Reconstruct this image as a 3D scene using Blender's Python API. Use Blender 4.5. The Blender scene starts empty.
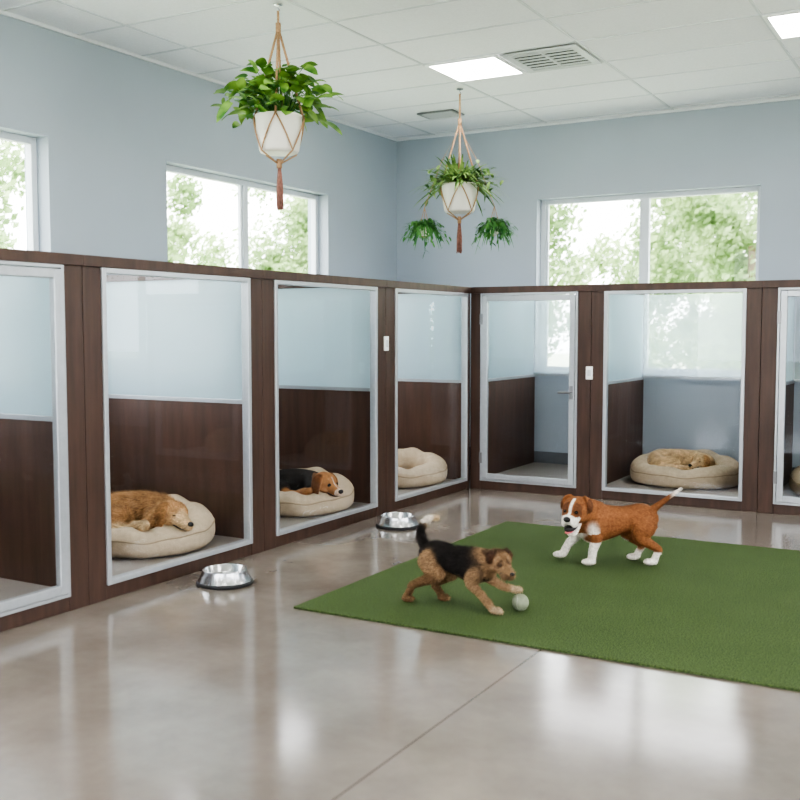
import bpy, math, random
import numpy as np
from mathutils import Vector, Matrix
random.seed(7); rng=np.random.default_rng(7)
C=bpy.context.scene.collection

# ---------------------------------------------------------------- materials
def lin(r,g,b):
    f=lambda c:((c/255)/12.92 if c/255<=.04045 else ((c/255+.055)/1.055)**2.4)
    return (f(r),f(g),f(b),1)
def newmat(name):
    m=bpy.data.materials.new(name); m.use_nodes=True
    nt=m.node_tree; b=nt.nodes['Principled BSDF']
    return m,nt,b
def N(nt,t,**k):
    n=nt.nodes.new(t)
    for a,v in k.items():
        if a in n.inputs.keys(): n.inputs[a].default_value=v
        else: setattr(n,a,v)
    return n
def pmat(name,col,rough=.6,metal=0,var=.12,scale=8,bump=0,bscale=60,stretch=(1,1,1),spec=.5,sub=0,bdist=.01,detail=4):
    m,nt,b=newmat(name); L=nt.links
    tc=N(nt,'ShaderNodeTexCoord'); mp=N(nt,'ShaderNodeMapping'); mp.inputs['Scale'].default_value=stretch
    L.new(tc.outputs['Object'],mp.inputs['Vector'])
    no=N(nt,'ShaderNodeTexNoise',Scale=scale,Detail=detail); L.new(mp.outputs[0],no.inputs['Vector'])
    cr=N(nt,'ShaderNodeValToRGB')
    cr.color_ramp.elements[0].position=.3; cr.color_ramp.elements[1].position=.7
    cr.color_ramp.elements[0].color=tuple(c*(1-var) for c in col[:3])+(1,)
    cr.color_ramp.elements[1].color=tuple(min(1,c*(1+var)) for c in col[:3])+(1,)
    L.new(no.outputs['Fac'],cr.inputs[0]); L.new(cr.outputs[0],b.inputs['Base Color'])
    b.inputs['Roughness'].default_value=rough; b.inputs['Metallic'].default_value=metal
    b.inputs['Specular IOR Level'].default_value=spec
    if bump:
        n2=N(nt,'ShaderNodeTexNoise',Scale=bscale,Detail=3); L.new(mp.outputs[0],n2.inputs['Vector'])
        bp=N(nt,'ShaderNodeBump',Strength=bump,Distance=bdist); L.new(n2.outputs['Fac'],bp.inputs['Height'])
        L.new(bp.outputs[0],b.inputs['Normal'])
    return m
M={}
M['wall']=pmat('wall_paint',lin(168,176,186),.75,var=.015,scale=2,bump=.05,bscale=120)
M['wood']=pmat('dark_walnut',lin(74,54,45),.42,var=.24,scale=7,stretch=(3,3,.35),bump=.05,bscale=20,detail=7)
M['woodpanel']=pmat('walnut_panel',lin(80,56,45),.5,var=.24,scale=7,stretch=(2.5,2.5,.25),bump=.04,bscale=20,detail=8)
M['alu']=pmat('brushed_aluminium',lin(176,179,183),.35,metal=.5,var=.04,scale=30)
M['steel']=pmat('stainless_steel',lin(190,190,192),.24,metal=1,var=.03,scale=20)
M['darkmetal']=pmat('dark_metal',lin(140,140,142),.35,metal=.8,var=.05)
M['rubber']=pmat('black_rubber',lin(28,28,30),.6,var=.1)
M['white']=pmat('white_plastic',lin(235,236,236),.4,var=.01)
M['winframe']=pmat('window_frame_paint',lin(206,211,217),.4,var=.01)
M['ceil']=pmat('ceiling_tile',lin(236,236,239),.9,var=.03,scale=60,bump=.15,bscale=160,bdist=.004)
M['grid']=pmat('ceiling_grid_metal',lin(212,214,218),.5,var=.01)
M['platform']=pmat('kennel_floor',lin(150,141,134),.4,var=.06,scale=5)
M['bed']=pmat('beige_fabric',lin(182,164,142),.95,var=.09,scale=30,bump=.35,bscale=120)
M['bedin']=pmat('cream_fleece',lin(200,184,163),1,var=.08,scale=25,bump=.5,bscale=90)
M['piping']=pmat('tan_piping',lin(152,134,112),.9,var=.05)
M['ceramic']=pmat('white_ceramic',lin(220,215,209),.4,var=.03,scale=4)
M['soil']=pmat('potting_soil',lin(50,36,26),1,var=.4,scale=40,bump=.6)
M['cord']=pmat('jute_cord',lin(176,142,112),.95,var=.2,scale=60,bump=.4,bscale=200)
M['tassel']=pmat('tassel_cord',lin(148,108,98),.95,var=.25,scale=60,bump=.4,bscale=200)
M['base']=pmat('baseboard_vinyl',lin(104,107,113),.6,var=.03)
M['grass']=pmat('lawn',lin(182,190,164),1,var=.1,scale=3)  # paler than grass, lightened to bounce sunlight up into the room
M['bark']=pmat('bark',lin(130,115,95),1,var=.3,scale=10)
M['nose']=pmat('dog_nose_leather',lin(24,20,20),.35,var=.1)
M['eye']=pmat('dog_eye',lin(22,12,8),.08,var=.1)
M['lid']=pmat('closed_eyelid',lin(60,36,22),.8,var=.1)
M['tongue']=pmat('dog_tongue',lin(214,110,115),.4,var=.05)
M['ball']=pmat('felt_ball',lin(132,138,118),.95,var=.12,scale=60,bump=.4,bscale=250)
M['ballline']=pmat('ball_seam',lin(170,171,158),.8,var=.02)
M['vent']=pmat('vent_metal',lin(200,202,205),.5,var=.02)
M['ventdark']=pmat('vent_cavity',lin(24,24,28),.9,var=.02)

def leafmat(name,c1,c2,trans=.35,scale=6,lo=.35,hi=.65):
    m,nt,b=newmat(name); L=nt.links
    tc=N(nt,'ShaderNodeTexCoord'); no=N(nt,'ShaderNodeTexNoise',Scale=scale,Detail=2)
    L.new(tc.outputs['Object'],no.inputs['Vector'])
    cr=N(nt,'ShaderNodeValToRGB'); cr.color_ramp.elements[0].position=lo; cr.color_ramp.elements[1].position=hi
    cr.color_ramp.elements[0].color=c1; cr.color_ramp.elements[1].color=c2
    L.new(no.outputs['Fac'],cr.inputs[0]); L.new(cr.outputs[0],b.inputs['Base Color'])
    b.inputs['Roughness'].default_value=.45
    tr=N(nt,'ShaderNodeBsdfTranslucent'); L.new(cr.outputs[0],tr.inputs[0])
    mx=N(nt,'ShaderNodeMixShader',Fac=trans); L.new(b.outputs[0],mx.inputs[1]); L.new(tr.outputs[0],mx.inputs[2])
    L.new(mx.outputs[0],nt.nodes['Material Output'].inputs[0]); return m
M['pothos']=leafmat('pothos_leaf',lin(58,108,40),lin(142,178,86),.3,9)
M['fern']=leafmat('spider_plant_leaf',lin(62,102,50),lin(154,180,112),.3,12)
M['ivy']=leafmat('ivy_leaf',lin(50,104,52),lin(104,156,84),.3,12)
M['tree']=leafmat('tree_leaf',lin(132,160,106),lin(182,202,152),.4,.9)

def glassmat(name,tint,refl=1.0,rough=0.0):
    m=bpy.data.materials.new(name); m.use_nodes=True; nt=m.node_tree; nt.nodes.clear(); L=nt.links
    out=N(nt,'ShaderNodeOutputMaterial'); t=N(nt,'ShaderNodeBsdfTransparent'); t.inputs[0].default_value=tint
    g=N(nt,'ShaderNodeBsdfGlossy',Roughness=rough); g.inputs[0].default_value=(.9*refl,.95*refl,refl,1)
    fr=N(nt,'ShaderNodeLayerWeight'); fr.inputs['Blend'].default_value=.5
    pw=N(nt,'ShaderNodeMath',operation='POWER'); pw.inputs[1].default_value=5; L.new(fr.outputs['Facing'],pw.inputs[0])
    ma=N(nt,'ShaderNodeMath',operation='MULTIPLY_ADD'); ma.inputs[1].default_value=.7; ma.inputs[2].default_value=.014; L.new(pw.outputs[0],ma.inputs[0])
    mx=N(nt,'ShaderNodeMixShader'); L.new(ma.outputs[0],mx.inputs[0]); L.new(t.outputs[0],mx.inputs[1]); L.new(g.outputs[0],mx.inputs[2])
    L.new(mx.outputs[0],out.inputs[0]); return m
M['glass']=glassmat('clear_glass',(.98,.988,.99,1))
M['winglass']=glassmat('window_glass',(.985,.99,1,1),.6)
def frosted(name,transp,tr=.55):
    m=bpy.data.materials.new(name); m.use_nodes=True; nt=m.node_tree; nt.nodes.clear(); L=nt.links
    out=N(nt,'ShaderNodeOutputMaterial')
    tc=N(nt,'ShaderNodeTexCoord'); no=N(nt,'ShaderNodeTexNoise',Scale=1.2,Detail=1); L.new(tc.outputs['Object'],no.inputs['Vector'])
    cr=N(nt,'ShaderNodeValToRGB'); cr.color_ramp.elements[0].color=lin(202,222,230); cr.color_ramp.elements[1].color=lin(222,236,241)
    L.new(no.outputs['Fac'],cr.inputs[0])
    d=N(nt,'ShaderNodeBsdfDiffuse'); tl=N(nt,'ShaderNodeBsdfTranslucent'); t=N(nt,'ShaderNodeBsdfTransparent'); g=N(nt,'ShaderNodeBsdfGlossy',Roughness=.3)
    L.new(cr.outputs[0],d.inputs[0]); L.new(cr.outputs[0],tl.inputs[0])
    a=N(nt,'ShaderNodeMixShader',Fac=tr); L.new(d.outputs[0],a.inputs[1]); L.new(tl.outputs[0],a.inputs[2])
    b=N(nt,'ShaderNodeMixShader',Fac=transp); L.new(a.outputs[0],b.inputs[1]); L.new(t.outputs[0],b.inputs[2])
    c=N(nt,'ShaderNodeMixShader',Fac=.05); L.new(b.outputs[0],c.inputs[1]); L.new(g.outputs[0],c.inputs[2])
    L.new(c.outputs[0],out.inputs[0]); return m
M['frost']=frosted('frosted_glass',.1)
M['film']=frosted('translucent_film_glass',.72,.6)
def emis(name,col,s):
    m=bpy.data.materials.new(name); m.use_nodes=True; nt=m.node_tree; nt.nodes.clear()
    out=N(nt,'ShaderNodeOutputMaterial'); e=N(nt,'ShaderNodeEmission',Strength=s); e.inputs[0].default_value=col
    nt.links.new(e.outputs[0],out.inputs[0]); return m
M['lamp']=emis('light_diffuser',(1,.97,.95,1),21)
def floor_mat():
    m,nt,b=newmat('polished_concrete'); L=nt.links
    tc=N(nt,'ShaderNodeTexCoord')
    n1=N(nt,'ShaderNodeTexNoise',Scale=.9,Detail=8,Roughness=.6); n2=N(nt,'ShaderNodeTexNoise',Scale=14,Detail=6,Roughness=.7)
    L.new(tc.outputs['Object'],n1.inputs['Vector']); L.new(tc.outputs['Object'],n2.inputs['Vector'])
    c1=N(nt,'ShaderNodeValToRGB'); c1.color_ramp.elements[0].position=.3; c1.color_ramp.elements[1].position=.72
    c1.color_ramp.elements[0].color=lin(108,99,92); c1.color_ramp.elements[1].color=lin(148,139,131)
    L.new(n1.outputs['Fac'],c1.inputs[0])
    c2=N(nt,'ShaderNodeValToRGB'); c2.color_ramp.elements[0].color=(.86,.85,.84,1); c2.color_ramp.elements[1].color=(1.06,1.06,1.06,1)
    L.new(n2.outputs['Fac'],c2.inputs[0])
    mu=N(nt,'ShaderNodeMixRGB',blend_type='MULTIPLY',Fac=1); L.new(c1.outputs[0],mu.inputs[1]); L.new(c2.outputs[0],mu.inputs[2])
    sx=N(nt,'ShaderNodeSeparateXYZ'); L.new(tc.outputs['Object'],sx.inputs[0])
    def line(sock,off,per,w):
        a=N(nt,'ShaderNodeMath',operation='ADD'); L.new(sock,a.inputs[0]); a.inputs[1].default_value=off
        p=N(nt,'ShaderNodeMath',operation='PINGPONG'); L.new(a.outputs[0],p.inputs[0]); p.inputs[1].default_value=per/2
        c=N(nt,'ShaderNodeMath',operation='LESS_THAN'); L.new(p.outputs[0],c.inputs[0]); c.inputs[1].default_value=w
        return c
    lx=line(sx.outputs['X'],1.755,4.2,.004)
    mj=N(nt,'ShaderNodeMixRGB',blend_type='MULTIPLY'); L.new(lx.outputs[0],mj.inputs[0]); L.new(mu.outputs[0],mj.inputs[1]); mj.inputs[2].default_value=(.45,.43,.41,1)
    L.new(mj.outputs[0],b.inputs['Base Color'])
    rr=N(nt,'ShaderNodeMapRange'); L.new(n1.outputs['Fac'],rr.inputs[0]); rr.inputs[3].default_value=.1; rr.inputs[4].default_value=.17
    L.new(rr.outputs[0],b.inputs['Roughness']); b.inputs['Specular IOR Level'].default_value=.85
    return m
M['floor']=floor_mat()
def turf():
    m,nt,b=newmat('artificial_turf'); L=nt.links
    tc=N(nt,'ShaderNodeTexCoord'); v=N(nt,'ShaderNodeTexNoise',Scale=150,Detail=2); n=N(nt,'ShaderNodeTexNoise',Scale=3,Detail=4)
    L.new(tc.outputs['Object'],v.inputs['Vector']); L.new(tc.outputs['Object'],n.inputs['Vector'])
    c=N(nt,'ShaderNodeValToRGB'); c.color_ramp.elements[0].position=.3; c.color_ramp.elements[1].position=.72
    c.color_ramp.elements[0].color=lin(42,57,32); c.color_ramp.elements[1].color=lin(98,115,72)
    L.new(v.outputs['Fac'],c.inputs[0])
    c2=N(nt,'ShaderNodeValToRGB'); c2.color_ramp.elements[0].color=(.86,.88,.85,1); c2.color_ramp.elements[1].color=(1.08,1.07,1.08,1); L.new(n.outputs['Fac'],c2.inputs[0])
    mu=N(nt,'ShaderNodeMixRGB',blend_type='MULTIPLY',Fac=1); L.new(c.outputs[0],mu.inputs[1]); L.new(c2.outputs[0],mu.inputs[2])
    L.new(mu.outputs[0],b.inputs['Base Color']); b.inputs['Roughness'].default_value=.9; b.inputs['Specular IOR Level'].default_value=.2
    bp=N(nt,'ShaderNodeBump',Strength=.7,Distance=.01); L.new(v.outputs['Fac'],bp.inputs['Height']); L.new(bp.outputs[0],b.inputs['Normal'])
    return m
M['turf']=turf()
def furmat():
    m,nt,b=newmat('dog_fur'); L=nt.links
    at=N(nt,'ShaderNodeAttribute',attribute_name='col'); tc=N(nt,'ShaderNodeTexCoord')
    n=N(nt,'ShaderNodeTexNoise',Scale=70,Detail=5,Roughness=.65); L.new(tc.outputs['Object'],n.inputs['Vector'])
    c=N(nt,'ShaderNodeValToRGB'); c.color_ramp.elements[0].position=.3; c.color_ramp.elements[1].position=.7
    c.color_ramp.elements[0].color=(.7,.67,.64,1); c.color_ramp.elements[1].color=(1.2,1.2,1.2,1); L.new(n.outputs['Fac'],c.inputs[0])
    mu=N(nt,'ShaderNodeMixRGB',blend_type='MULTIPLY',Fac=1); L.new(at.outputs['Color'],mu.inputs[1]); L.new(c.outputs[0],mu.inputs[2])
    L.new(mu.outputs[0],b.inputs['Base Color']); b.inputs['Roughness'].default_value=.8; b.inputs['Specular IOR Level'].default_value=.15
    bp=N(nt,'ShaderNodeBump',Strength=.5,Distance=.005); L.new(n.outputs['Fac'],bp.inputs['Height']); L.new(bp.outputs[0],b.inputs['Normal'])
    return m
M['fur']=furmat()

# ---------------------------------------------------------------- mesh builder
class MB:
    def __init__(s): s.v=[]; s.f=[]
    def box(s,x0,x1,y0,y1,z0,z1):
        o=len(s.v)
        s.v+=[(x0,y0,z0),(x1,y0,z0),(x1,y1,z0),(x0,y1,z0),(x0,y0,z1),(x1,y0,z1),(x1,y1,z1),(x0,y1,z1)]
        s.f+=[tuple(o+i for i in q) for q in [(3,2,1,0),(4,5,6,7),(0,1,5,4),(1,2,6,5),(2,3,7,6),(3,0,4,7)]]
        return s
    def grid(s,rings,closed=True,caps=True):
        o=len(s.v); n=len(rings[0])
        for r in rings: s.v+= [tuple(p) for p in r]
        for i in range(len(rings)-1):
            for j in range(n if closed else n-1):
                k=(j+1)%n
                s.f.append((o+i*n+j,o+i*n+k,o+(i+1)*n+k,o+(i+1)*n+j))
        if caps and closed:
            s.f.append(tuple(o+j for j in reversed(range(n)))); b=o+(len(rings)-1)*n
            s.f.append(tuple(b+j for j in range(n)))
        return s
    def lathe(s,prof,c=(0,0,0),sx=1,sy=1,n=40,caps=True):
        rings=[]
        for r,z in prof:
            rings.append([(c[0]+r*sx*math.cos(a),c[1]+r*sy*math.sin(a),c[2]+z) for a in [2*math.pi*i/n for i in range(n)]])
        return s.grid(rings,True,caps)
    def tube(s,path,r,n=6):
        P=[Vector(p) for p in path]; rings=[]
        for i,p in enumerate(P):
            T=(P[min(i+1,len(P)-1)]-P[max(i-1,0)]).normalized()
            h=Vector((0,0,1)) if abs(T.z)<.9 else Vector((1,0,0))
            a=T.cross(h).normalized(); b=T.cross(a).normalized()
            rr=r[i] if isinstance(r,(list,tuple)) else r
            rings.append([p+a*rr*math.cos(t)+b*rr*math.sin(t) for t in [2*math.pi*k/n for k in range(n)]])
        return s.grid(rings)
    def ell(s,c,r,R=None,nu=12,nv=18):
        c=Vector(c); rings=[]
        for i in range(nu+1):
            th=math.pi*(i/nu); th=min(max(th,.02),math.pi-.02)
            ring=[]
            for j in range(nv):
                a=2*math.pi*j/nv
                p=Vector((r[0]*math.sin(th)*math.cos(a),r[1]*math.sin(th)*math.sin(a),-r[2]*math.cos(th)))
                if R: p=R@p
                ring.append(c+p)
            rings.append(ring)
        return s.grid(rings)
    def obj(s,name,mat,parent=None,smooth=False,bevel=0,label=None,cat=None,kind=None,group=None):
        me=bpy.data.meshes.new(name); me.from_pydata([tuple(p) for p in s.v],[],s.f); me.update()
        o=bpy.data.objects.new(name,me); C.objects.link(o)
        me.materials.append(M[mat] if isinstance(mat,str) else mat)
        if smooth:
            for p in me.polygons: p.use_smooth=len(p.vertices)<=4
        if bevel:
            b=o.modifiers.new('b','BEVEL'); b.width=bevel; b.segments=2; b.limit_method='ANGLE'
        if parent: o.parent=parent
        tag(o,label,cat,kind,group); return o
def tag(o,label=None,cat=None,kind=None,group=None):
    if label:o['label']=label
    if cat:o['category']=cat
    if kind:o['kind']=kind
    if group:o['group']=group
def empty(name,loc,rz=0,**k):
    o=bpy.data.objects.new(name,None); o.empty_display_size=.1; o.location=loc; o.rotation_euler=(0,0,rz); C.objects.link(o); tag(o,**k); return o

# ---------------------------------------------------------------- room
XL,YB,ZC=-5.86,10.2,3.66; XR,YF=3.6,-3.0
MB().box(XL-.25,XR+.25,YF-.25,YB+.25,-.15,0).obj('floor','floor',kind='structure',label='polished taupe concrete floor with saw-cut joints')
MB().box(XL-.25,XR+.25,YF-.25,YB+.25,ZC,ZC+.12).obj('ceiling','ceil',kind='structure',label='white suspended acoustic tile ceiling')
Z0,Z1=1.06,2.88
def wall(name,axis,a0,a1,p0,p1,ops,z0=Z0,z1=Z1):
    m=MB()
    def bx(u0,u1,za,zb):
        if axis=='x': m.box(u0,u1,p0,p1,za,zb)
        else: m.box(p0,p1,u0,u1,za,zb)
    cur=a0
    for (u0,u1) in ops:
        bx(cur,u0,0,ZC); bx(u0,u1,0,z0); bx(u0,u1,z1,ZC); cur=u1
    bx(cur,a1,0,ZC)
    m.obj(name,'wall',kind='structure',label='pale blue-grey painted wall')
wall('wall_left','y',YF-.25,YB+.25,XL-.25,XL,[(-.8,1.58),(2.81,5.19),(6.41,8.79)])
wall('wall_back','x',XL,XR,YB,YB+.25,[(-4.15,-1.88),(.4,2.67)])
wall('wall_right','y',YF-.25,YB+.25,XR,XR+.25,[(-2,.6),(1.4,4.0),(4.8,7.4)],.5,3.3)
wall('wall_front','x',XL,XR,YF-.25,YF,[(-5,-2.4),(-1.6,1.0)],.5,3.3)
wn=[0]
def window(axis,u0,u1,p,z0=Z0,z1=Z1):
    wn[0]+=1
    m=MB(); g=MB(); t=.05; d=.03
    um=(u0+u1)/2
    def bx(mm,a,b,za,zb,dd=d):
        if axis=='x': mm.box(a,b,p-dd,p+dd,za,zb)
        else: mm.box(p-dd,p+dd,a,b,za,zb)
    bx(m,u0,u0+t,z0,z1);bx(m,u1-t,u1,z0,z1);bx(m,u0+t,u1-t,z0,z0+t);bx(m,u0+t,u1-t,z1-t,z1);bx(m,um-.035,um+.035,z0+t,z1-t)
    bx(m,u0+t,u0+t+.03,z0+t,z1-t,.018);bx(m,um-.065,um-.035,z0+t,z1-t,.018)
    o=m.obj('window_%d'%wn[0],'winframe',kind='structure',bevel=.004,label='white framed two-pane window')
    bx(g,u0+t,um-.035,z0+t,z1-t,.004);bx(g,um+.035,u1-t,z0+t,z1-t,.004)
    g.obj('window_pane','winglass',parent=o)
for a in [(2.81,5.19),(6.41,8.79),(-.8,1.58)]: window('y',a[0],a[1],XL-.15)
for a in [(-4.15,-1.88),(.4,2.67)]: window('x',a[0],a[1],YB+.15)
for a in [(-2,.6),(1.4,4.0),(4.8,7.4)]: window('y',a[0],a[1],XR+.15,.5,3.3)  # right wall windows are out of view, added to let daylight in
for a in [(-5,-2.4),(-1.6,1.0)]: window('x',a[0],a[1],YF-.15,.5,3.3)  # unseen windows behind the camera, added for more daylight
MB().box(XL+.02,XR-.02,YB-.012,YB,.0,.2).obj('baseboard_back','base',kind='structure',bevel=.003)
MB().box(XL,XL+.012,YF,YB-.02,.0,.2).obj('baseboard_left','base',kind='structure',bevel=.003)
# ceiling grid
m=MB(); GX=1.32; GY=.66; x=-4.04-GX
xs=[]; 
while x<XR: xs.append(x); x+=GX
y=7.45-GY*15; ys=[]
while y<YB: 
    if y>YF: ys.append(y)
    y+=GY
for x in xs:
    m.box(x-.01,x+.01,YF,YB,ZC-.006,ZC)
for y in ys: m.box(XL,XR,y-.01,y+.01,ZC-.0055,ZC)
m.obj('trim_1','grid',kind='structure',label='white metal ceiling grid')
m=MB().box(XL,XL+.02,YF,YB,ZC-.025,ZC).box(XL,XR,YB-.02,YB,ZC-.025,ZC)
m.obj('trim_2','grid',kind='structure',label='white wall angle at ceiling edge')
# ceiling lights; the panels out of view are added to brighten the room
for lx in (-4.04,-1.40,1.24):
    for ly in (7.45,4.15,.85,-2.45):
        e=empty('ceiling_light',(lx+.33,ly+.33,ZC-.006),label='square recessed white ceiling light panel, lit',cat='ceiling light',group='recessed ceiling light panels')
        q=.32
        MB().box(-q,q,-q,-q+.03,-.012,.0).box(-q,q,q-.03,q,-.012,0).box(-q,-q+.03,-q+.03,q-.03,-.012,0).box(q-.03,q,-q+.03,q-.03,-.012,0).obj('light_frame','white',parent=e)
        MB().box(-q+.03,q-.03,-q+.03,q-.03,-.008,-.001).obj('light_diffuser','lamp',parent=e)
# vent diffuser
e=empty('ceiling_vent',(-3.05,7.78,ZC-.006),label='square louvred air vent in the ceiling',cat='air vent')
MB().box(-.29,.29,-.29,.29,-.006,0).obj('vent_cavity','ventdark',parent=e)
m=MB()
for (x0,x1,y0,y1) in ((-.31,.31,-.31,-.25),(-.31,.31,.25,.31),(-.31,-.25,-.25,.25),(.25,.31,-.25,.25)): m.box(x0,x1,y0,y1,-.014,-.006)
for k in range(6): m.box(-.25,.25,-.225+k*.083,-.19+k*.083,-.012,-.006)
m.box(-.012,.012,-.25,.25,-.014,-.006)
m.obj('vent_louvres','vent',parent=e)
e=empty('ceiling_vent',(-4.78,9.2,ZC-.006),label='small flat grey return grille in the ceiling',cat='air vent')
m=MB().box(-.2,.2,-.13,.13,-.012,0); m.obj('vent_plate','darkmetal',parent=e)
m=MB()
for k in range(7): m.box(-.17,.17,-.105+k*.032,-.09+k*.032,-.016,-.012)
m.obj('vent_louvres','vent',parent=e)

# ---------------------------------------------------------------- kennels
def divider(e,u0,u1,y1,zt=1.9):
    a,b=u0,u1; y0=.06
    MB().box(a,b,y0,y1,.08,1.0).obj('divider_panel','woodpanel',parent=e)
    c=(a+b)/2
    MB().box(a-.003,b+.003,y0,y1,1.0,1.028).obj('divider_channel','alu',parent=e,bevel=.002)
    MB().box(c-.006,c+.006,y0+.01,y1-.01,1.028,1.85).obj('divider_glass','frost',parent=e)
    MB().box(a,b,y0,y1,1.85,zt-.001).obj('divider_cap','wood',parent=e,bevel=.002)
def stall(loc,rz,W,D,pl,pr,door=False,left=False,right=False,handle=True,label='',fw=.03,g='kennel stalls',film=False):
    e=empty('kennel_stall',loc,rz,label=label,cat='dog kennel',group=g)
    gap=.0015
    MB().box(gap,pl,0,.06,0,1.84).obj('post','wood',parent=e,bevel=.003)
    MB().box(W-pr,W-gap,0,.06,0,1.84).obj('post','wood',parent=e,bevel=.003)
    MB().box(0,W,-.012,.07,1.84,1.9).obj('header_rail','wood',parent=e,bevel=.003)
    MB().box(pl,W-pr,.004,.06,0,.08).obj('plinth','wood',parent=e,bevel=.003)
    MB().box(0.002,W-.002,.06,D,0,.08).obj('kennel_floor','platform',parent=e)
    a,b=pl,W-pr
    def frame(m,a,b,z0,z1,w,y0,y1):
        m.box(a,a+w,y0,y1,z0,z1).box(b-w,b,y0,y1,z0,z1).box(a+w,b-w,y0,y1,z0,z0+w).box(a+w,b-w,y0,y1,z1-w,z1)
    m=MB(); frame(m,a,b,.08,1.84,fw if not door else .02,-.012,.045)
    m.obj('metal_frame','alu',parent=e,bevel=.003)
    if door:
        d=empty('door',(0,0,0)); d.parent=e
        m=MB(); frame(m,a+.024,b-.024,.104,1.816,.05,-.02,.02); m.obj('door_frame','alu',parent=d,bevel=.004)
        MB().box(a+.074,b-.074,-.004,.004,.154,1.766).obj('door_glass','glass',parent=d)
        if handle:
            h=MB().box(b-.063,b-.036,-.03,-.02,.88,1.0)
            h.tube([(b-.05,-.02,.94),(b-.05,-.06,.94),(b-.06,-.066,.94),(b-.16,-.066,.94)],.010,8)
            h.obj('door_handle','darkmetal',parent=d,smooth=False,label='brushed metal lever handle')
        for z in (.3,1.6):
            MB().box(a+.0,a+.03,-.028,-.012,z-.05,z+.05).obj('hinge','darkmetal',parent=d,bevel=.002)
    else:
        MB().box(a+fw,b-fw,.012,.02,.08+fw,1.84-fw).obj('front_glass','glass',parent=e)
    if film:
        MB().box(.045,W-.045,D-.03,D-.022,1.04,1.85).obj('back_screen','film',parent=e,label='translucent glass screen in front of the window')
        MB().box(.045,W-.045,D-.036,D-.016,1.015,1.04).obj('screen_channel','alu',parent=e)
    if left: divider(e,0.003,.04,D)
    if right: divider(e,W-.04,W-.003,D)
    return e
FX,FY=-4.19,8.69; DL=FX-XL-.015; DB=YB-FY-.015; h90=math.pi/2
gl='glazed kennel stalls along the walls'
stall((FX,2.33,0),h90,1.59,DL,.134,.134,door=True,left=True,right=True,label='dark walnut kennel stall with wide aluminium framed glass door, empty',g=gl,handle=False)
stall((FX,3.92,0),h90,1.565,DL,.132,.134,right=True,label='dark walnut kennel stall with glass front holding a sleeping golden dog',g=gl)
stall((FX,5.485,0),h90,1.63,DL,.134,.144,right=True,label='dark walnut kennel stall with glass front holding a resting beagle',g=gl)
stall((FX,7.115,0),h90,1.56,DL,.146,.06,right=True,label='dark walnut corner kennel stall with glass front and empty bed',g=gl)
stall((FX,FY,0),0,1.18,DB,.104,.123,door=True,left=True,film=True,label='dark walnut kennel stall with aluminium framed glass door and lever handle',g=gl)
stall((-3.01,FY,0),0,1.44,DB,.118,.12,left=True,film=True,label='dark walnut kennel stall below the window with curled-up sleeping dog',g=gl)
stall((-1.57,FY,0),0,1.44,DB,.125,.12,left=True,right=True,door=True,film=True,handle=False,label='dark walnut kennel stall with framed glass door and beige bed inside',g=gl)
def switch(loc,rz,lab):
    e=empty('wall_switch',loc,rz,label=lab,cat='wall switch',group='white wall controls')
    MB().box(-.032,.032,-.014,0,-.058,.058).obj('switch_plate','white',parent=e,bevel=.004)
    MB().box(-.014,.014,-.02,-.014,-.028,.028).obj('switch_rocker','vent',parent=e,bevel=.002)
switch((FX,7.11,1.39),h90,'white keypad switch on the dark walnut post')
switch((-3.02,FY,1.12),0,'white rocker switch on the dark walnut post beside the door')

# ---------------------------------------------------------------- mat, bowls, ball
MB().box(-3.18,.7,4.415,7.25,.0005,.013).obj('play_mat','turf',bevel=.004,label='large green artificial turf play mat on concrete floor',cat='mat')
def bowl(x,y,lab):
    e=empty('dog_bowl',(x,y,0),label=lab,cat='dog bowl',group='steel bowls beside the kennels')
    MB().lathe([(.165,.001),(.168,.01),(.158,.022),(.13,.022)]).obj('rubber_base','rubber',parent=e,smooth=True)
    MB().lathe([(.158,.022),(.15,.036),(.13,.082),(.13,.088),(.124,.09),(.118,.086),(.108,.05),(.093,.038),(.0005,.034)],caps=False,n=48).obj('bowl','steel',parent=e,smooth=True)
bowl(-3.86,4.67,'stainless steel dog bowl with black rubber base')
bowl(-3.84,6.70,'stainless steel dog bowl with black rubber base')
e=empty('ball',(-2.085,4.945,.058),label='grey-green felt ball under the small dog\'s paw',cat='ball')
MB().ell((0,0,0),(.045,.045,.045),nu=16,nv=24).obj('ball_body','ball',parent=e,smooth=True)
pts=[]
for i in range(49):
    t=2*math.pi*i/48
    v=Vector((math.cos(t)+.35*math.cos(3*t),math.sin(t)-.35*math.sin(3*t),1.15*math.sin(2*t))).normalized()*.0442; pts.append(v)
MB().tube(pts,.0016,5).obj('ball_seam','ballline',parent=e,smooth=True)

V=Vector
CAMR=math.radians(29.7)
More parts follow.
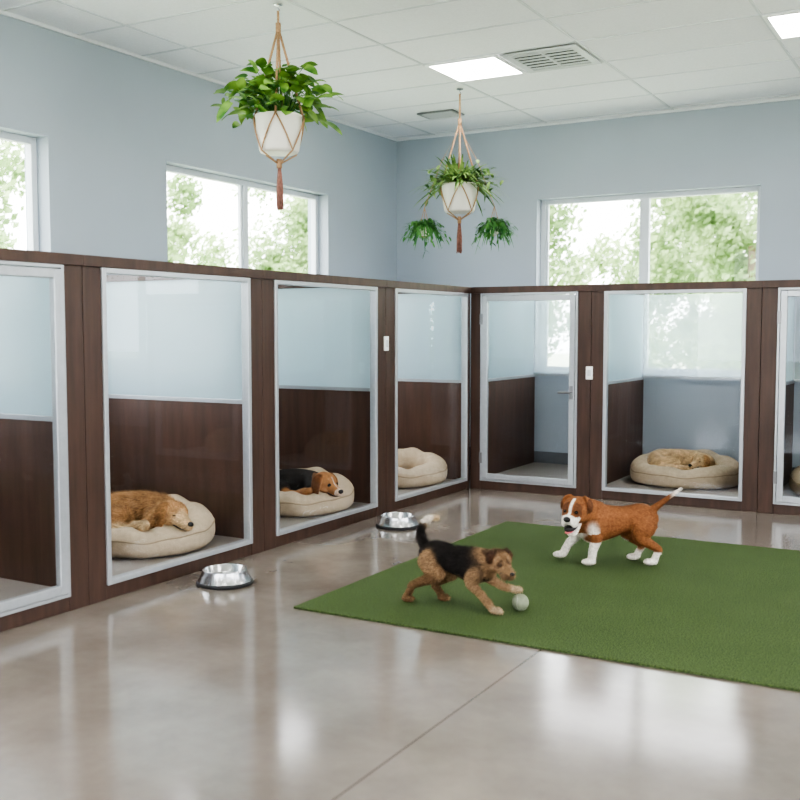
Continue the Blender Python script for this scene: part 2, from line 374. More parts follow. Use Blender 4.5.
# ----- beds
def bed(x,y,rx,ry,lab,rz=CAMR):
    e=empty('dog_bed',(x,y,.08),rz,label=lab,cat='dog bed',group='round beige dog beds')
    m=MB(); rings=[]; n=90; t=.105
    def H(a): return .116+.028*math.sin(a)+.005*math.sin(6*a)+.003*math.sin(11*a+1)
    def D(a): return 1+.012*math.sin(7*a)+.012*math.sin(3*a+1)
    for i in range(n):
        a=2*math.pi*i/n; d=D(a); h=H(a)
        ring=[]
        for j in range(24):
            b=2*math.pi*j/24
            c_=math.copysign(abs(math.cos(b))**.9,math.cos(b)); cz=math.copysign(abs(math.sin(b))**.85,math.sin(b))
            R=c_*t-.012*(1+math.sin(b))+.004*math.sin(9*a+3*b)*max(0,math.sin(b))
            ring.append(((rx-t+R)*d*math.cos(a),(ry-t+R)*d*math.sin(a),h+.001+cz*h))
        rings.append(ring)
    rings.append(rings[0])
    m.grid(rings,True,False); m.obj('bed_bolster','bed',parent=e,smooth=True)
    for out in (True,False):
        m=MB(); pts=[]
        for i in range(n+1):
            a=2*math.pi*i/n; q=-.004 if out else -.167; zz=H(a)*(1.28 if out else 1.70)
            pts.append(((rx+q-.012)*D(a)*math.cos(a),(ry+q-.012)*D(a)*math.sin(a),zz))
        m.tube(pts,.004,6); m.obj('piping','piping',parent=e,smooth=True)
    MB().lathe([(.0005,.002),(.9,.002),(1,.05),(.9,.085),(.6,.1),(.0005,.102)],sx=rx-t*1.3,sy=ry-t*1.3,n=40,caps=False).obj('bed_cushion','bedin',parent=e,smooth=True)
    return e
bed(-4.72,4.93,.44,.44,'round beige bolster dog bed under a sleeping golden dog')
bed(-4.66,6.58,.43,.43,'round beige bolster dog bed under a resting beagle')
bed(-4.65,8.19,.43,.42,'round beige bolster dog bed, empty')
bed(-2.36,9.44,.52,.42,'oval beige bolster dog bed under a curled-up tan dog',0)
bed(-.95,9.40,.5,.42,'oval beige bolster dog bed, empty',0)

# ---------------------------------------------------------------- dogs
class Dog:
    facehair=.6; leghair=1.0
    def __init__(s): s.mb=MB(); s.sph=[]; s.parts=[]
    def loft(s,st,col,side=(0,1,0),sub=5,cap=True):
        side=V(side); P=np.array(st,float)
        out=[]
        n=len(P)
        for i in range(n-1):
            p0=P[max(i-1,0)];p1=P[i];p2=P[i+1];p3=P[min(i+2,n-1)]
            for k in range(sub):
                t=k/sub
                q=.5*((2*p1)+(-p0+p2)*t+(2*p0-5*p1+4*p2-p3)*t*t+(-p0+3*p1-3*p2+p3)*t**3); out.append(q)
        out.append(P[-1]); out=np.array(out); out[:,3:5]=np.maximum(out[:,3:5],.003)
        def endc(q,q2):
            T=V(q[:3]-q2[:3]).normalized(); r=min(q[3],q[4])
            return [np.array([*(V(q[:3])+T*r*math.sin(a)),q[3]*math.cos(a),q[4]*math.cos(a)]) for a in (.5,1.0,1.35)]
        full=list(reversed(endc(out[0],out[1])))+list(out)+endc(out[-1],out[-2])
        rings=[]
        for i,q in enumerate(full):
            a=full[max(i-1,0)];b=full[min(i+1,len(full)-1)]
            T=V(b[:3]-a[:3]).normalized(); S=(side-T*side.dot(T)).normalized(); Nn=T.cross(S)
            rings.append([V(q[:3])+S*q[3]*math.cos(t)+Nn*q[4]*math.sin(t) for t in [2*math.pi*k/16 for k in range(16)]])
        s.mb.grid(rings)
        for q in out: s.sph.append((q[:3],(q[3]+q[4])/2,col))
    def ell(s,c,r,col,R=None):
        s.mb.ell(c,r,R); c=V(c)
        rm=min(r)
        for ax in range(3):
            d=V((0,0,0)); d[ax]=max(r[ax]-rm,0)
            if R: d=R@d
            for k in (-1,-.5,0,.5,1): s.sph.append((np.array(c+d*k),rm*(1-.15*abs(k)),col))
    def head(s,pos,fwd,S,cols,L=2.0,mw=.55,mh=.5,ear='drop',open_=0,closed=False,up=(0,0,1),earlen=1.0,jowl=0,broad=1.0,beard=0,mz0=0,eyer=.16):
        F=V(fwd).normalized(); U=V(up); Lf=U.cross(F).normalized(); U=F.cross(Lf)
        R=Matrix((F,Lf,U)).transposed(); pos=V(pos)
        s.HR=R; s.Hp=pos; s.HS=S
        def P(x,y,z): return pos+R@V((x,y,z))*S
        def st(x,y,z,w,h): return (*P(x,y,z),w*S,h*S)
        sk,mz,ec=cols; 
        s.ell(P(0,0,0),(1.12*S,.95*S*broad,.9*S),sk,R)
        s.loft([st(.35,0,-.05+mz0,.72,.6),st(.85,0,-.12+mz0,mw*1.08,mh),st(1.3,0,-.2+mz0,mw*.88,mh*.8),st(L-.2,0,-.24+mz0,mw*.74,mh*.66)],mz,side=Lf)
        for y in (-1,1):
            s.ell(P(.35,.5*y*broad,-.28),(.58*S,.42*S,.48*S),sk,R)
            s.ell(P(.66,.38*y,.34),(.26*S,.24*S,.15*S),sk,R)
            if jowl: s.ell(P(L*.78,(mw*.55)*y,-.42+mz0),(.4*S,.22*S*jowl,.32*S),mz,R)
            if beard: s.ell(P(L*.8,.3*y,-.5),(.4*S,.22*S,.3*S),mz,R)
        jz=-.55-open_*.5+mz0
        s.loft([st(.2,0,-.5+mz0*.5,.5,.3),st(.8,0,-.6-open_*.3+mz0,mw*.72,.22),st(L*.84-.1*open_,0,jz-.12*bool(open_),mw*.6,.15)],mz,side=Lf)
        for y in (-1,1):
            if ear=='drop':
                q=[st(-.15,.70*y,.62,.16,.34),st(-.1,1.0*y,.3,.15,.5),st(.05,1.12*y,-.25*earlen,.14,.56),st(.12,1.08*y,-.8*earlen,.12,.4)]
                s.loft(q,ec,side=Lf)
            elif ear=='fold':
                sd=(Lf*y+U*.45).normalized()
                s.loft([st(-.3,.52*y,.66,.13,.3),st(-.18,.86*y,.74,.12,.4),st(.06,1.08*y,.42,.11,.34),st(.22,1.14*y,.06,.09,.16)],ec,side=sd)
        m=MB(); m.ell(P(L+.02,0,-.06+mz0),(.19*S,.28*S,.2*S),R); s.parts.append(('nose','nose',m))
        for y in (-1,1):
            m=MB()
            if closed: m.ell(P(.84,.52*y,.14),(.12*S,.24*S,.045*S),R); s.parts.append(('eyelid','lid',m))
            else: m.ell(P(.95,.42*y,.15),(eyer*S,eyer*1.15*S,eyer*S),R); s.parts.append(('eye','eye',m))
        if open_:
            m=MB(); m.ell(P(L*.74,0,-.46-open_*.26+mz0),(.66*S,mw*.62*S,.26*S),R); s.parts.append(('mouth','nose',m))
            m=MB(); m.ell(P(L*.88,0,-.52-open_*.36+mz0),(.5*S,mw*.42*S,.1*S),R); s.parts.append(('tongue','tongue',m))
        else:
            for y in (-1,1):
                m=MB(); m.tube([P(L-.02,.08*y,-.5),P(L-.35,mw*.66*y,-.56),P(L-1.0,mw*.88*y,-.52)],.05*S,5); s.parts.append(('mouth_line','nose',m))
    def build(s,loc,rz,label,colfn=None,voxel=.006,coat=9000,clen=.014,lift=.35,smooth=3,scale=(1,1,1),flow=(-1,0,-.35),sw=.0013,mott=.12):
        me=bpy.data.meshes.new('raw'); me.from_pydata([tuple(p) for p in s.mb.v],[],s.mb.f); me.update()
        o=bpy.data.objects.new('raw',me); C.objects.link(o)
        r=o.modifiers.new('r','REMESH'); r.mode='VOXEL'; r.voxel_size=voxel; r.use_smooth_shade=True
        sm=o.modifiers.new('s','SMOOTH'); sm.factor=.5; sm.iterations=smooth
        dg=bpy.context.evaluated_depsgraph_get(); dg.update()
        me2=bpy.data.meshes.new_from_object(o.evaluated_get(dg)); bpy.data.objects.remove(o)
        me2.name='dog'
        n=len(me2.vertices); co=np.empty(n*3); me2.vertices.foreach_get('co',co); co=co.reshape(-1,3)
        no=np.empty(n*3); me2.vertices.foreach_get('normal',no); no=no.reshape(-1,3)
        cs=np.array([q[0] for q in s.sph],float); rs=np.array([q[1] for q in s.sph]); cc=np.array([q[2][:3] for q in s.sph])
        col=np.zeros((n,3))
        for i in range(0,n,4000):
            d=np.linalg.norm(co[i:i+4000,None]-cs[None],axis=2)-rs[None]
            d-=d.min(axis=1,keepdims=True); w=np.exp(-d/.004); col[i:i+4000]=(w@cc)/w.sum(1,keepdims=True)
        if colfn: col=colfn(co,col,s)
        col=col*(1+mott*(np.sin(co[:,0]*47+3*np.sin(co[:,2]*31))*np.sin(co[:,1]*53+2*np.sin(co[:,0]*29))))[:,None]
        ca=me2.color_attributes.new('col','FLOAT_COLOR','POINT')
        ca.data.foreach_set('color',np.concatenate([col,np.ones((n,1))],1).ravel())
        me2.materials.clear(); me2.materials.append(M['fur'])
        for p in me2.polygons: p.use_smooth=True
        d=bpy.data.objects.new('dog',me2); d.location=loc; d.rotation_euler=(0,0,rz); d.scale=scale; C.objects.link(d); tag(d,label,'dog')
        if coat:
            idx=rng.integers(0,n,coat); vs=[];fs=[];vc=[]
            for k,i in enumerate(idx):
                p=V(co[i]); nn=V(no[i]); fl=V(flow)
                fl=(fl-nn*fl.dot(nn)); fl=fl.normalized() if fl.length>.05 else nn.orthogonal().normalized()
                dd=(nn*lift+fl+V(rng.normal(0,.22,3))).normalized(); sd=dd.cross(nn)
                if sd.length<.01: continue
                sd=sd.normalized()*sw; ln=clen*rng.uniform(.6,1.3)
                if (p-s.Hp).length<s.HS*2.3: ln*=s.facehair
                elif p.z<.17: ln*=s.leghair
                b=len(vs); q=p-nn*.001
                vs+=[q-sd,q+sd,q+dd*ln]; fs.append((b,b+1,b+2)); f=rng.uniform(.55,1.45); c=(*(col[i]*f),1); vc+=[c,c,c]
            mc=bpy.data.meshes.new('coat'); mc.from_pydata([tuple(a) for a in vs],[],fs); mc.update()
            ca=mc.color_attributes.new('col','FLOAT_COLOR','POINT'); ca.data.foreach_set('color',np.array(vc).ravel()); mc.materials.append(M['fur'])
            oc=bpy.data.objects.new('coat',mc); C.objects.link(oc); oc.parent=d
        for nm,mt,m in s.parts: m.obj(nm,mt,parent=d,smooth=True)
        return d
BLK=lin(46,43,42);TAN=lin(158,130,102);LTAN=lin(184,163,136);WH=lin(226,221,213);RUST=lin(138,93,63);GOLD=lin(184,144,106);LGOLD=lin(206,178,144);CREAM=lin(204,176,140);BRN=lin(84,56,42);BTAN=lin(162,116,80)
def nz(p,f):
    return np.sin(p[:,0]*f+1.3)*np.sin(p[:,1]*f*1.1+.4)*np.sin(p[:,2]*f*.9+2.)
def mixc(col,mask,c): 
    mask=np.clip(mask,0,1)[:,None]; return col*(1-mask)+np.array(c[:3])[None]*mask
def HP(co,s): return (co-np.array(s.Hp))@np.array(s.HR)/s.HS
def terrier(loc,rz):
    d=Dog(); d.facehair=.9; d.leghair=.7
    d.loft([(-.195,0,.27,.045,.055),(-.15,0,.274,.064,.07),(-.05,0,.262,.062,.066),(.04,0,.25,.072,.083),(.11,0,.242,.07,.085),(.15,0,.238,.05,.07)],BLK)
    d.loft([(.10,0,.26,.056,.07),(.17,-.01,.275,.048,.058),(.215,-.02,.288,.042,.048)],TAN)
    d.head((.235,-.03,.292),(.85,-.52,-.4),.056,(TAN,TAN,BRN),L=2.3,mw=.56,mh=.54,ear='fold',beard=1,eyer=.18)
    for y,hip,kn,hk,pw in ((-.05,(-.165,-.04,.26),(-.115,-.058,.175),(-.262,-.058,.105),(-.305,-.058,.03)),(.05,(-.155,.04,.25),(-.08,.055,.17),(-.185,.055,.095),(-.14,.055,.03))):
        d.loft([(*hip,.042,.07),((hip[0]+kn[0])/2,(hip[1]+kn[1])/2,(hip[2]+kn[2])/2,.038,.058),(*kn,.028,.036),((kn[0]*.45+hk[0]*.55),kn[1],(kn[2]*.45+hk[2]*.55),.019,.023),(*hk,.015,.018),((hk[0]+pw[0])/2,hk[1],(hk[2]+pw[2])/2,.0135,.0145),(*pw,.015,.016)],TAN)
        d.ell((pw[0]+.014,pw[1],.026),(.032,.021,.015),LTAN)
    for y,el,wr,pw,pz in ((-.05,(.09,-.056,.155),(.165,-.056,.085),(.215,-.056,.035),.028),(.045,(.15,.058,.165),(.225,.068,.128),(.27,.074,.122),.119)):
        d.loft([(.115,y*.8,.235,.032,.05),((.115+el[0])/2,y,(.235+el[2])/2,.03,.042),(*el,.022,.026),((el[0]+wr[0])/2,el[1],(el[2]+wr[2])/2,.017,.019),(*wr,.0155,.017),(*pw,.0145,.0155)],TAN)
        d.ell((pw[0]+.022,pw[1],pz),(.034,.022,.015),LTAN)
    d.loft([(-.19,0,.295,.024,.024),(-.235,0,.345,.018,.018),(-.245,0,.40,.015,.015),(-.215,0,.45,.013,.013)],BLK)
    d.loft([(-.215,0,.452,.013,.013),(-.18,0,.472,.012,.012),(-.135,0,.476,.006,.006)],LTAN)
    def cf(co,col,s):
        x,y,z=co.T; n=nz(co,60)*.02+nz(co,140)*.01
        col=mixc(col,((.2-z)+n)*25*(x<.2),TAN)
        col=mixc(col,((.22-z)+n)*20*(x<-.1),lin(124,98,74))
        col=mixc(col,((x-.12)+n)*30*(z>.19)*(x<.2)*.6*(z<.26),TAN)
        col=mixc(col,(x<-.16)*(z>.45)*.8,WH)
        hp=HP(co,s)
        near=np.linalg.norm(hp,axis=1)<3
        col=mixc(col,(hp[:,0]<.2)*(hp[:,2]>.0)*(x>.12)*near*.75,lin(70,54,44))
        col=mixc(col,near*(hp[:,0]>.75)*(hp[:,0]<1.25)*(np.abs(hp[:,1])>.2)*(hp[:,2]>-.05)*.6,lin(70,50,38))
        return mixc(col,near*(hp[:,0]>1.4)*(hp[:,2]<-.1)*.6,lin(120,98,78))
    return d.build(loc,rz,'small scruffy black-and-tan terrier pawing a ball on the turf mat',cf,voxel=.0045,coat=46000,clen=.023,lift=.7,smooth=2,sw=.0015)
def stocky(loc,rz):
    d=Dog(); d.facehair=.5
    d.loft([(-.25,0,.295,.055,.065),(-.205,0,.302,.09,.09),(-.09,0,.288,.09,.086),(.02,0,.273,.108,.112),(.11,0,.268,.126,.134),(.17,0,.276,.094,.11)],RUST)
    d.loft([(.10,0,.3,.1,.11),(.16,.02,.33,.092,.102),(.2,.03,.345,.082,.09)],RUST)
    d.head((.22,.07,.365),(.62,.8,-.22),.09,(RUST,WH,BRN),L=1.55,mw=.66,mh=.46,ear='fold',open_=1.3,jowl=1.0,broad=1.14,mz0=-.12,eyer=.12)
    for y,hip,kn,hk,pw in ((.06,(-.205,.05,.28),(-.175,.085,.19),(-.29,.08,.11),(-.26,.082,.035)),(-.06,(-.2,-.05,.28),(-.12,-.075,.19),(-.22,-.07,.11),(-.185,-.07,.035))):
        d.loft([(*hip,.06,.088),((hip[0]+kn[0])/2,kn[1]*.9,(hip[2]+kn[2])/2+.005,.053,.076),(*kn,.038,.047),(kn[0]*.45+hk[0]*.55,kn[1],kn[2]*.45+hk[2]*.55,.026,.031),(*hk,.02,.025),((hk[0]+pw[0])/2,hk[1],(hk[2]+pw[2])/2,.0185,.02),(*pw,.021,.022)],RUST)
        d.ell((pw[0]+.02,pw[1],.032),(.044,.031,.021),WH)
    for y,el,wr,pw in ((.075,(.105,.09,.18),(.128,.09,.09),(.13,.09,.035)),(-.06,(.185,-.065,.19),(.255,-.065,.115),(.29,-.065,.05))):
        d.loft([(.125,y*.9,.26,.055,.07),((.125+el[0])/2,y,(.26+el[2])/2,.048,.058),(*el,.035,.04),((el[0]+wr[0])/2,el[1],(el[2]+wr[2])/2,.028,.03),(*wr,.024,.026),(*pw,.023,.024)],WH)
        d.ell((pw[0]+.022,pw[1],pw[2]-.003),(.044,.032,.021),WH)
    d.loft([(-.26,0,.345,.026,.026),(-.33,0,.40,.017,.017),(-.395,0,.45,.012,.012),(-.45,0,.49,.007,.007)],RUST)
    def cf(co,col,s):
        x,y,z=co.T; n=nz(co,45)*.02
        hp=HP(co,s); r=np.linalg.norm(hp,axis=1); hd=(r<2.6)*(hp[:,0]>-.2)*(hp[:,2]>-1.7)*1.0; body=1-hd
        col=mixc(col,body*(x<.2)*(z>.16),RUST)
        col=mixc(col,body*((z-.33)*12)*(x<.1)*.5,lin(112,74,50))
        col=mixc(col,body*((.165-z)+n)*50*(x>-.13)*(x<.35),WH)
        col=mixc(col,body*((x-.165)+n)*50*(z<.31)*(z>.05),WH)
        col=mixc(col,body*((.1-z)+n)*50*(x<-.1),WH)
        col=mixc(col,np.clip((-x-.37)*25,0,1),WH)
        a=np.abs(hp[:,1]); 
        col=mixc(col,hd*(hp[:,0]<.95)*(hp[:,2]>-.75),RUST)
        col=mixc(col,hd*(hp[:,0]<1.3)*(hp[:,2]>-.1),RUST)
        col=mixc(col,hd*(hp[:,0]>.55)*(hp[:,0]<1.15)*(a>.2)*(a<.75)*(hp[:,2]>-.15)*.65,BRN)
        col=mixc(col,hd*(a>.95)*(hp[:,2]>-.1)*.75,BRN)
        col=mixc(col,hd*np.clip((.13-a)*20,0,1)*(hp[:,0]>.2)*(hp[:,2]>-.1),WH)
        return col
    return d.build(loc,rz,'brown-and-white stocky dog with open mouth walking on the turf mat',cf,voxel=.0055,coat=38000,clen=.014,lift=.22,mott=.04)
def golden(loc,rz):
    d=Dog(); d.facehair=.45
    d.loft([(-.27,-.02,.08,.1,.1),(-.25,.09,.11,.12,.12),(-.08,.15,.125,.12,.13),(.08,.1,.12,.115,.12),(.15,.0,.11,.1,.105)],GOLD,side=(0,0,1))
    d.ell((-.19,-.09,.09),(.15,.13,.11),GOLD)
    d.ell((.13,-.04,.09),(.11,.12,.1),GOLD)
    d.loft([(-.15,-.17,.05,.055,.05),(-.03,-.21,.05,.04,.04),(.05,-.22,.05,.034,.034)],LGOLD)
    d.loft([(.12,-.02,.1,.09,.085),(.18,-.1,.11,.085,.08),(.22,-.15,.12,.075,.075)],GOLD)
    d.loft([(.06,-.1,.05,.05,.045),(-.02,-.2,.06,.038,.038),(.08,-.285,.105,.034,.034)],LGOLD)
    d.loft([(-.3,-.1,.07,.045,.045),(-.24,-.22,.06,.045,.045),(-.1,-.27,.065,.035,.035)],LGOLD)
    d.head((.235,-.19,.165),(.8,-.58,-.3),.088,(GOLD,LGOLD,lin(152,112,76)),L=2.0,mw=.62,mh=.58,closed=True,earlen=1.0,up=(.1,.1,1))
    def cf(co,col,s):
        x,y,z=co.T
        col=mixc(col,np.clip((z-.17)*12,0,1)*(x<.15)*.4,lin(160,120,82))
        return mixc(col,np.clip((.06-z)*15,0,1)*.5,LGOLD)
    return d.build(loc,rz,'golden retriever curled up asleep on the round beige bed',cf,voxel=.007,coat=30000,clen=.04,lift=.38,flow=(-1,0,-.6),sw=.002,mott=.2)
def beagle(loc,rz):
    d=Dog()
    d.loft([(-.27,0,.08,.085,.085),(-.22,.08,.1,.105,.105),(-.05,.12,.115,.105,.115),(.08,.07,.11,.1,.105),(.14,-.03,.105,.085,.09)],BLK,side=(0,0,1))
    d.ell((-.18,-.08,.07),(.12,.11,.09),BLK)
    d.loft([(-.1,-.15,.05,.045,.045),(.02,-.19,.05,.035,.035)],BTAN)
    d.loft([(.12,-.03,.1,.075,.075),(.17,-.1,.11,.07,.07),(.2,-.14,.12,.062,.062)],BLK)
    d.loft([(.05,-.06,.05,.045,.045),(.0,-.18,.06,.033,.033),(.1,-.28,.1,.03,.03)],BTAN)
    d.head((.215,-.22,.16),(.75,-.64,-.3),.088,(BTAN,BTAN,lin(116,74,46)),L=2.0,mw=.58,mh=.52,closed=False,earlen=1.3)
    def cf(co,col,s):
        hp=HP(co,s); x,y,z=co.T
        ish=(np.linalg.norm(hp,axis=1)<3)
        col=mixc(col,(hp[:,0]<-.6)*(x>.1)*ish*.5,BTAN)
        col=mixc(col,ish*np.clip((.08-np.abs(hp[:,1]))*12,0,1)*(hp[:,0]>.6)*(hp[:,2]>-.2)*.7,WH)
        col=mixc(col,ish*(hp[:,0]>1.7)*.4,WH)
        return mixc(col,(x<-.2)*(z<.08)*.8,BTAN)
    return d.build(loc,rz,'tricolour beagle lying with its head on the bed bolster',cf,voxel=.006,coat=18000,clen=.012,lift=.2)
def tancurl(loc,rz):
    d=Dog(); d.facehair=.5
    d.loft([(-.22,-.06,.06,.08,.08),(-.23,.05,.08,.1,.095),(-.06,.11,.09,.1,.1),(.11,.09,.08,.095,.095),(.2,-.01,.075,.08,.08)],CREAM,side=(0,0,1))
    d.ell((-.15,-.08,.06),(.13,.11,.085),CREAM)
    d.loft([(-.08,-.15,.04,.04,.04),(.05,-.18,.04,.03,.03)],LGOLD)
    d.loft([(-.26,-.06,.05,.035,.035),(-.16,-.2,.05,.035,.035),(-.02,-.23,.05,.028,.028)],LGOLD)
    d.loft([(.19,.0,.09,.075,.075),(.2,-.07,.1,.06,.06),(.16,-.12,.1,.06,.06)],CREAM)
    d.head((.14,-.14,.12),(-.75,-.65,-.25),.07,(CREAM,LGOLD,lin(180,142,102)),L=1.95,mw=.58,mh=.52,closed=True)
    return d.build(loc,rz,'pale tan dog curled up asleep on the oval beige bed',None,voxel=.006,coat=20000,clen=.024,lift=.3,mott=.2)
terrier((-2.4,4.87,.004),0)
stocky((-2.03,6.27,.004),math.radians(209))
golden((-4.74,4.91,.175),CAMR)
beagle((-4.66,6.57,.17),CAMR)
tancurl((-2.36,9.43,.20),CAMR*.6)

# ---------------------------------------------------------------- hanging plants
def leaf(mb,p,d,L,W,up=V((0,0,1)),droop=.4,fold=.15,heart=True,nseg=6):
    d=d.normalized(); s=d.cross(up); s=s.normalized() if s.length>.01 else V((1,0,0)); n=s.cross(d).normalized()
    rings=[]
    for i in range(nseg+1):
        t=i/nseg
        if heart: w=W*(1.0-t)**.65*(.62+1.1*t) if t<1 else .0008
        else: w=W*math.sin(math.pi*(.12+.86*t))**.6 if t<1 else .001
        c=p+d*L*t-V((0,0,1))*droop*L*t*t
        rings.append([c-s*w+n*fold*w, c, c+s*w+n*fold*w])
    mb.grid(rings,False,False)
def hanger(e,zr,ztop,zbot,rt,rb,zk,zt,ztas,r=.008):
    m=MB()
    n=4
    for k in range(n):
        a=2*math.pi*k/n+.5
        pa=[]
        for t in (0,.5,1):
            pa.append((rt*1.02*t*math.cos(a),rt*1.02*t*math.sin(a),zk+(ztop-zk)*t))
        m.tube(pa,r,6)
        for sg in (-1,1):
            pth=[]
            for i in range(6):
                t=i/5; rr=(rt*(1-t)+rb*t)*1.04+.004; aa=a+sg*t*math.pi/n
                pth.append((rr*math.cos(aa),rr*math.sin(aa),ztop+(zbot-ztop)*t))
            pth.append((0.01*math.cos(a+sg*math.pi/n),.01*math.sin(a+sg*math.pi/n),zt))
            m.tube(pth,r*.7,5)
    m.tube([(0,0,zk-.03),(0,0,zk+.03)],r*2.2,8)
    m.tube([(0,0,zt+.03),(0,0,zt-.03)],r*2.3,8)
    m.tube([(0,0,zk),(0,0,zr)],r*1.0,6)
    h=m.obj('macrame_hanger','cord',parent=e,smooth=True)
    m=MB()
    for k in range(18):
        a=random.uniform(0,6.28); q=random.uniform(.2,1)*.024
        m.tube([(.3*q*math.cos(a),.3*q*math.sin(a),zt-.02),(q*math.cos(a),q*math.sin(a),(zt+ztas)/2),(q*1.1*math.cos(a),q*1.1*math.sin(a),ztas+random.uniform(0,.03))],.0055,5)
    m.obj('tassel','tassel',parent=h,smooth=True)
    m=MB(); m.lathe([(.03,-.001),(.03,-.008),(.012,-.014)],c=(0,0,0),n=16); m.tube([(0,0,-.01),(0,0,-.03),(.012,0,-.042),(0,0,-.054),(-.01,0,-.045)],.003,6)
    m.obj('ceiling_hook','steel',parent=e)
def pot(e,z0,z1,rt,rb,c=(0,0),nm='pot'):
    h=z1-z0
    o=MB().lathe([(rb*.82,0),(rb*.95,.006),(rb*1.02,.025),(rt*.97,h*.6),(rt*.985,h*.92),(rt,h*.94),(rt,h),(rt*.93,h),(rt*.9,h*.86),(.001,h*.86)],c=(c[0],c[1],z0),n=36,caps=True).obj(nm,'ceramic',parent=e,smooth=True)
    MB().lathe([(rt*.9,0),(rt*.5,.008),(.001,.012)],c=(c[0],c[1],z0+h*.86),n=20).obj('soil','soil',parent=o,smooth=True)
    return o
zc=ZC-.006
e=empty('hanging_plant',(-4.13,5.61,zc),label='leafy green pothos in white pot in macrame hanger',cat='hanging plant',group='macrame hanging plants')
z=lambda a:a-zc
pot(e,z(2.675),z(2.925),.158,.132)
hanger(e,z(zc)-.045,z(2.915),z(2.682),.158,.136,z(3.5),z(2.61),z(2.3))
mb=MB(); sm=MB()
for k in range(185):
    a=random.uniform(0,2*math.pi)
    el=random.uniform(-.3,1.4)
    R=random.uniform(.18,.38)
    ex=R*math.cos(el)*1.05; ez=R*math.sin(el)*.85
    base=V((0,0,z(2.93)))
    tip=V((ex*math.cos(a),ex*math.sin(a),z(2.96)+ez))
    mid=(base+tip)/2+V((0,0,.05))
    if k%2==0: sm.tube([base+V((.05*math.cos(a),.05*math.sin(a),-.03)),mid,tip],.003,4)
    d_=V((math.cos(a)*random.uniform(.5,1),math.sin(a)*random.uniform(.5,1),random.uniform(-.2,.7)))+V(rng.normal(0,.3,3))
    leaf(mb,tip,d_,random.uniform(.08,.145),random.uniform(.034,.055),up=V((rng.normal(0,.4),rng.normal(0,.4),1)).normalized())
fo=mb.obj('foliage','pothos',parent=e,smooth=True)
sm.obj('stems','ivy',parent=fo,smooth=True)
e=empty('hanging_plant',(-4.14,8.34,zc),label='arching spider plant in white pot with two small trailing pots',cat='hanging plant',group='macrame hanging plants')
pot(e,z(2.555),z(2.81),.162,.136)
hanger(e,z(zc)-.045,z(2.8),z(2.562),.162,.14,z(3.36),z(2.49),z(2.19))
mb=MB()
for k in range(260):
    a=random.uniform(0,2*math.pi); el=random.uniform(.1,1.4); L=random.uniform(.22,.46)
    p=V((.06*math.cos(a),.06*math.sin(a),z(2.8))); dirv=V((math.cos(a)*math.cos(el),math.sin(a)*math.cos(el),math.sin(el)))
    dr=random.uniform(.3,.75)
    leaf(mb,p,dirv,L,random.uniform(.008,.014),droop=dr,heart=False,nseg=8)
    if k%2==0:
        t=random.uniform(.5,.95); q=p+dirv*L*t-V((0,0,dr*L*t*t))
        leaf(mb,q,V(rng.normal(0,1,3)),.06,.017,heart=False,nseg=4)
mb.obj('foliage','fern',parent=e,smooth=True)
cr=V((math.cos(CAMR),math.sin(CAMR),0))
for sg,zz in ((-1,2.35),(1,2.365)):
    c=cr*sg*.315
    po=pot(e,z(zz),z(zz+.09),.05,.04,c=(c.x,c.y),nm='small_pot')
    m=MB(); m.tube([(0,0,z(3.3)),(c.x*.5,c.y*.5,z(3.02)),(c.x,c.y,z(zz+.25))],.0035,5)
    for k in range(3):
        a=k*2.1; m.tube([(c.x,c.y,z(zz+.25)),(c.x+.05*math.cos(a),c.y+.05*math.sin(a),z(zz+.085)),(c.x+.03*math.cos(a),c.y+.03*math.sin(a),z(zz-.005)),(c.x,c.y,z(zz-.02))],.003,5)
    m.obj('small_hanger','cord',parent=po,smooth=True)
    mb=MB()
    for k in range(110):
        a=random.uniform(0,2*math.pi); el=random.uniform(.1,1.3); L=random.uniform(.12,.24)
        p=V((c.x+.03*math.cos(a),c.y+.03*math.sin(a),z(zz+.085))); dirv=V((math.cos(a)*math.cos(el),math.sin(a)*math.cos(el),math.sin(el)))
        dr=random.uniform(.6,1.5)
        leaf(mb,p,dirv,L,random.uniform(.005,.009),droop=dr,heart=False,nseg=6)
        for q_ in range(2):
            t=random.uniform(.4,1); q=p+dirv*L*t-V((0,0,dr*L*t*t))
            leaf(mb,q,V((math.cos(a),math.sin(a),-.4))+V(rng.normal(0,.6,3)),random.uniform(.035,.055),random.uniform(.011,.017),heart=True,nseg=4)
    mb.obj('small_foliage','ivy',parent=po,smooth=True)

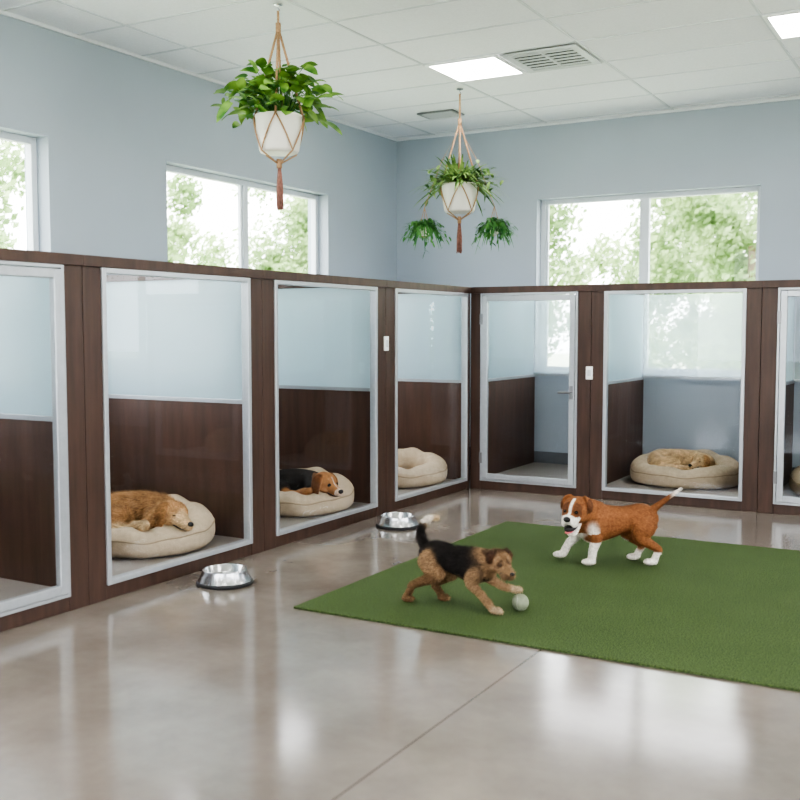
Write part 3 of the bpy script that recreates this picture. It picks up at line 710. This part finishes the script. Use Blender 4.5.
# ---------------------------------------------------------------- outside
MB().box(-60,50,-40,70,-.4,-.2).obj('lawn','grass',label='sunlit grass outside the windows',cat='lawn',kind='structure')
def tree_meshes(seed):
    r=np.random.default_rng(seed); mb=MB()
    cl=[(np.clip(r.normal(0,1.4),-2.1,2.1),np.clip(r.normal(0,1.2),-1.8,1.8),r.uniform(.6,6.6),r.uniform(.45,.9)) for _ in range(44)]
    for (x,y,zz,R) in cl:
        for k in range(420):
            v=r.normal(0,1,3); v/=np.linalg.norm(v); p=np.array([x,y,zz])+v*R*r.uniform(.3,1.15)
            a=V(r.normal(0,1,3)).normalized(); b=a.orthogonal().normalized(); c=a.cross(b); s_=r.uniform(.06,.11); p=V(p); o=len(mb.v)
            mb.v+=[p-b*s_,p+c*s_*.6,p+b*s_,p-c*s_*.6]; mb.f.append((o,o+1,o+2,o+3))
    me=bpy.data.meshes.new('foliage'); me.from_pydata([tuple(p) for p in mb.v],[],mb.f); me.materials.append(M['tree'])
    t=MB(); t.tube([(0,0,0),(.05,0,1.5),(0,.05,3.5)],[.16,.13,.07],8); me2=bpy.data.meshes.new('trunk'); me2.from_pydata([tuple(p) for p in t.v],[],t.f); me2.materials.append(M['bark'])
    return me,me2
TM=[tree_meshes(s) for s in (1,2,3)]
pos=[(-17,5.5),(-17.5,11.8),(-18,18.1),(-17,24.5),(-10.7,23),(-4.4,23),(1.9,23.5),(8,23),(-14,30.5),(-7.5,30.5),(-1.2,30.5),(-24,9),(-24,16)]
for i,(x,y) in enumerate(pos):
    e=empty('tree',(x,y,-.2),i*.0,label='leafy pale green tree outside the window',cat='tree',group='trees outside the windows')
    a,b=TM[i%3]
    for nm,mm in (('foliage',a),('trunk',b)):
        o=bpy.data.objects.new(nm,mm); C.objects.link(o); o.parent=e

# ---------------------------------------------------------------- light
w=bpy.data.worlds.new('World'); bpy.context.scene.world=w; w.use_nodes=True
bg=w.node_tree.nodes['Background']; bg.inputs[0].default_value=(.985,.985,1,1); bg.inputs[1].default_value=8.5
sun=bpy.data.lights.new('sun','SUN'); sun.energy=7; sun.angle=.2; so=bpy.data.objects.new('sun',sun); so.rotation_euler=(math.radians(12),math.radians(8),0); C.objects.link(so)

# ---------------------------------------------------------------- camera
cam=bpy.data.cameras.new('camera'); cam.lens=45.9; cam.sensor_width=36; cam.clip_end=200
cam.dof.use_dof=True; cam.dof.focus_distance=7.8; cam.dof.aperture_fstop=2.2
co=bpy.data.objects.new('camera',cam); co.location=(0,0,1.5)
co.rotation_euler=(math.radians(90-3.93),0,math.radians(29.7)); C.objects.link(co)
bpy.context.scene.camera=co
try: bpy.context.scene.view_settings.look='AgX - High Contrast'
except Exception: pass
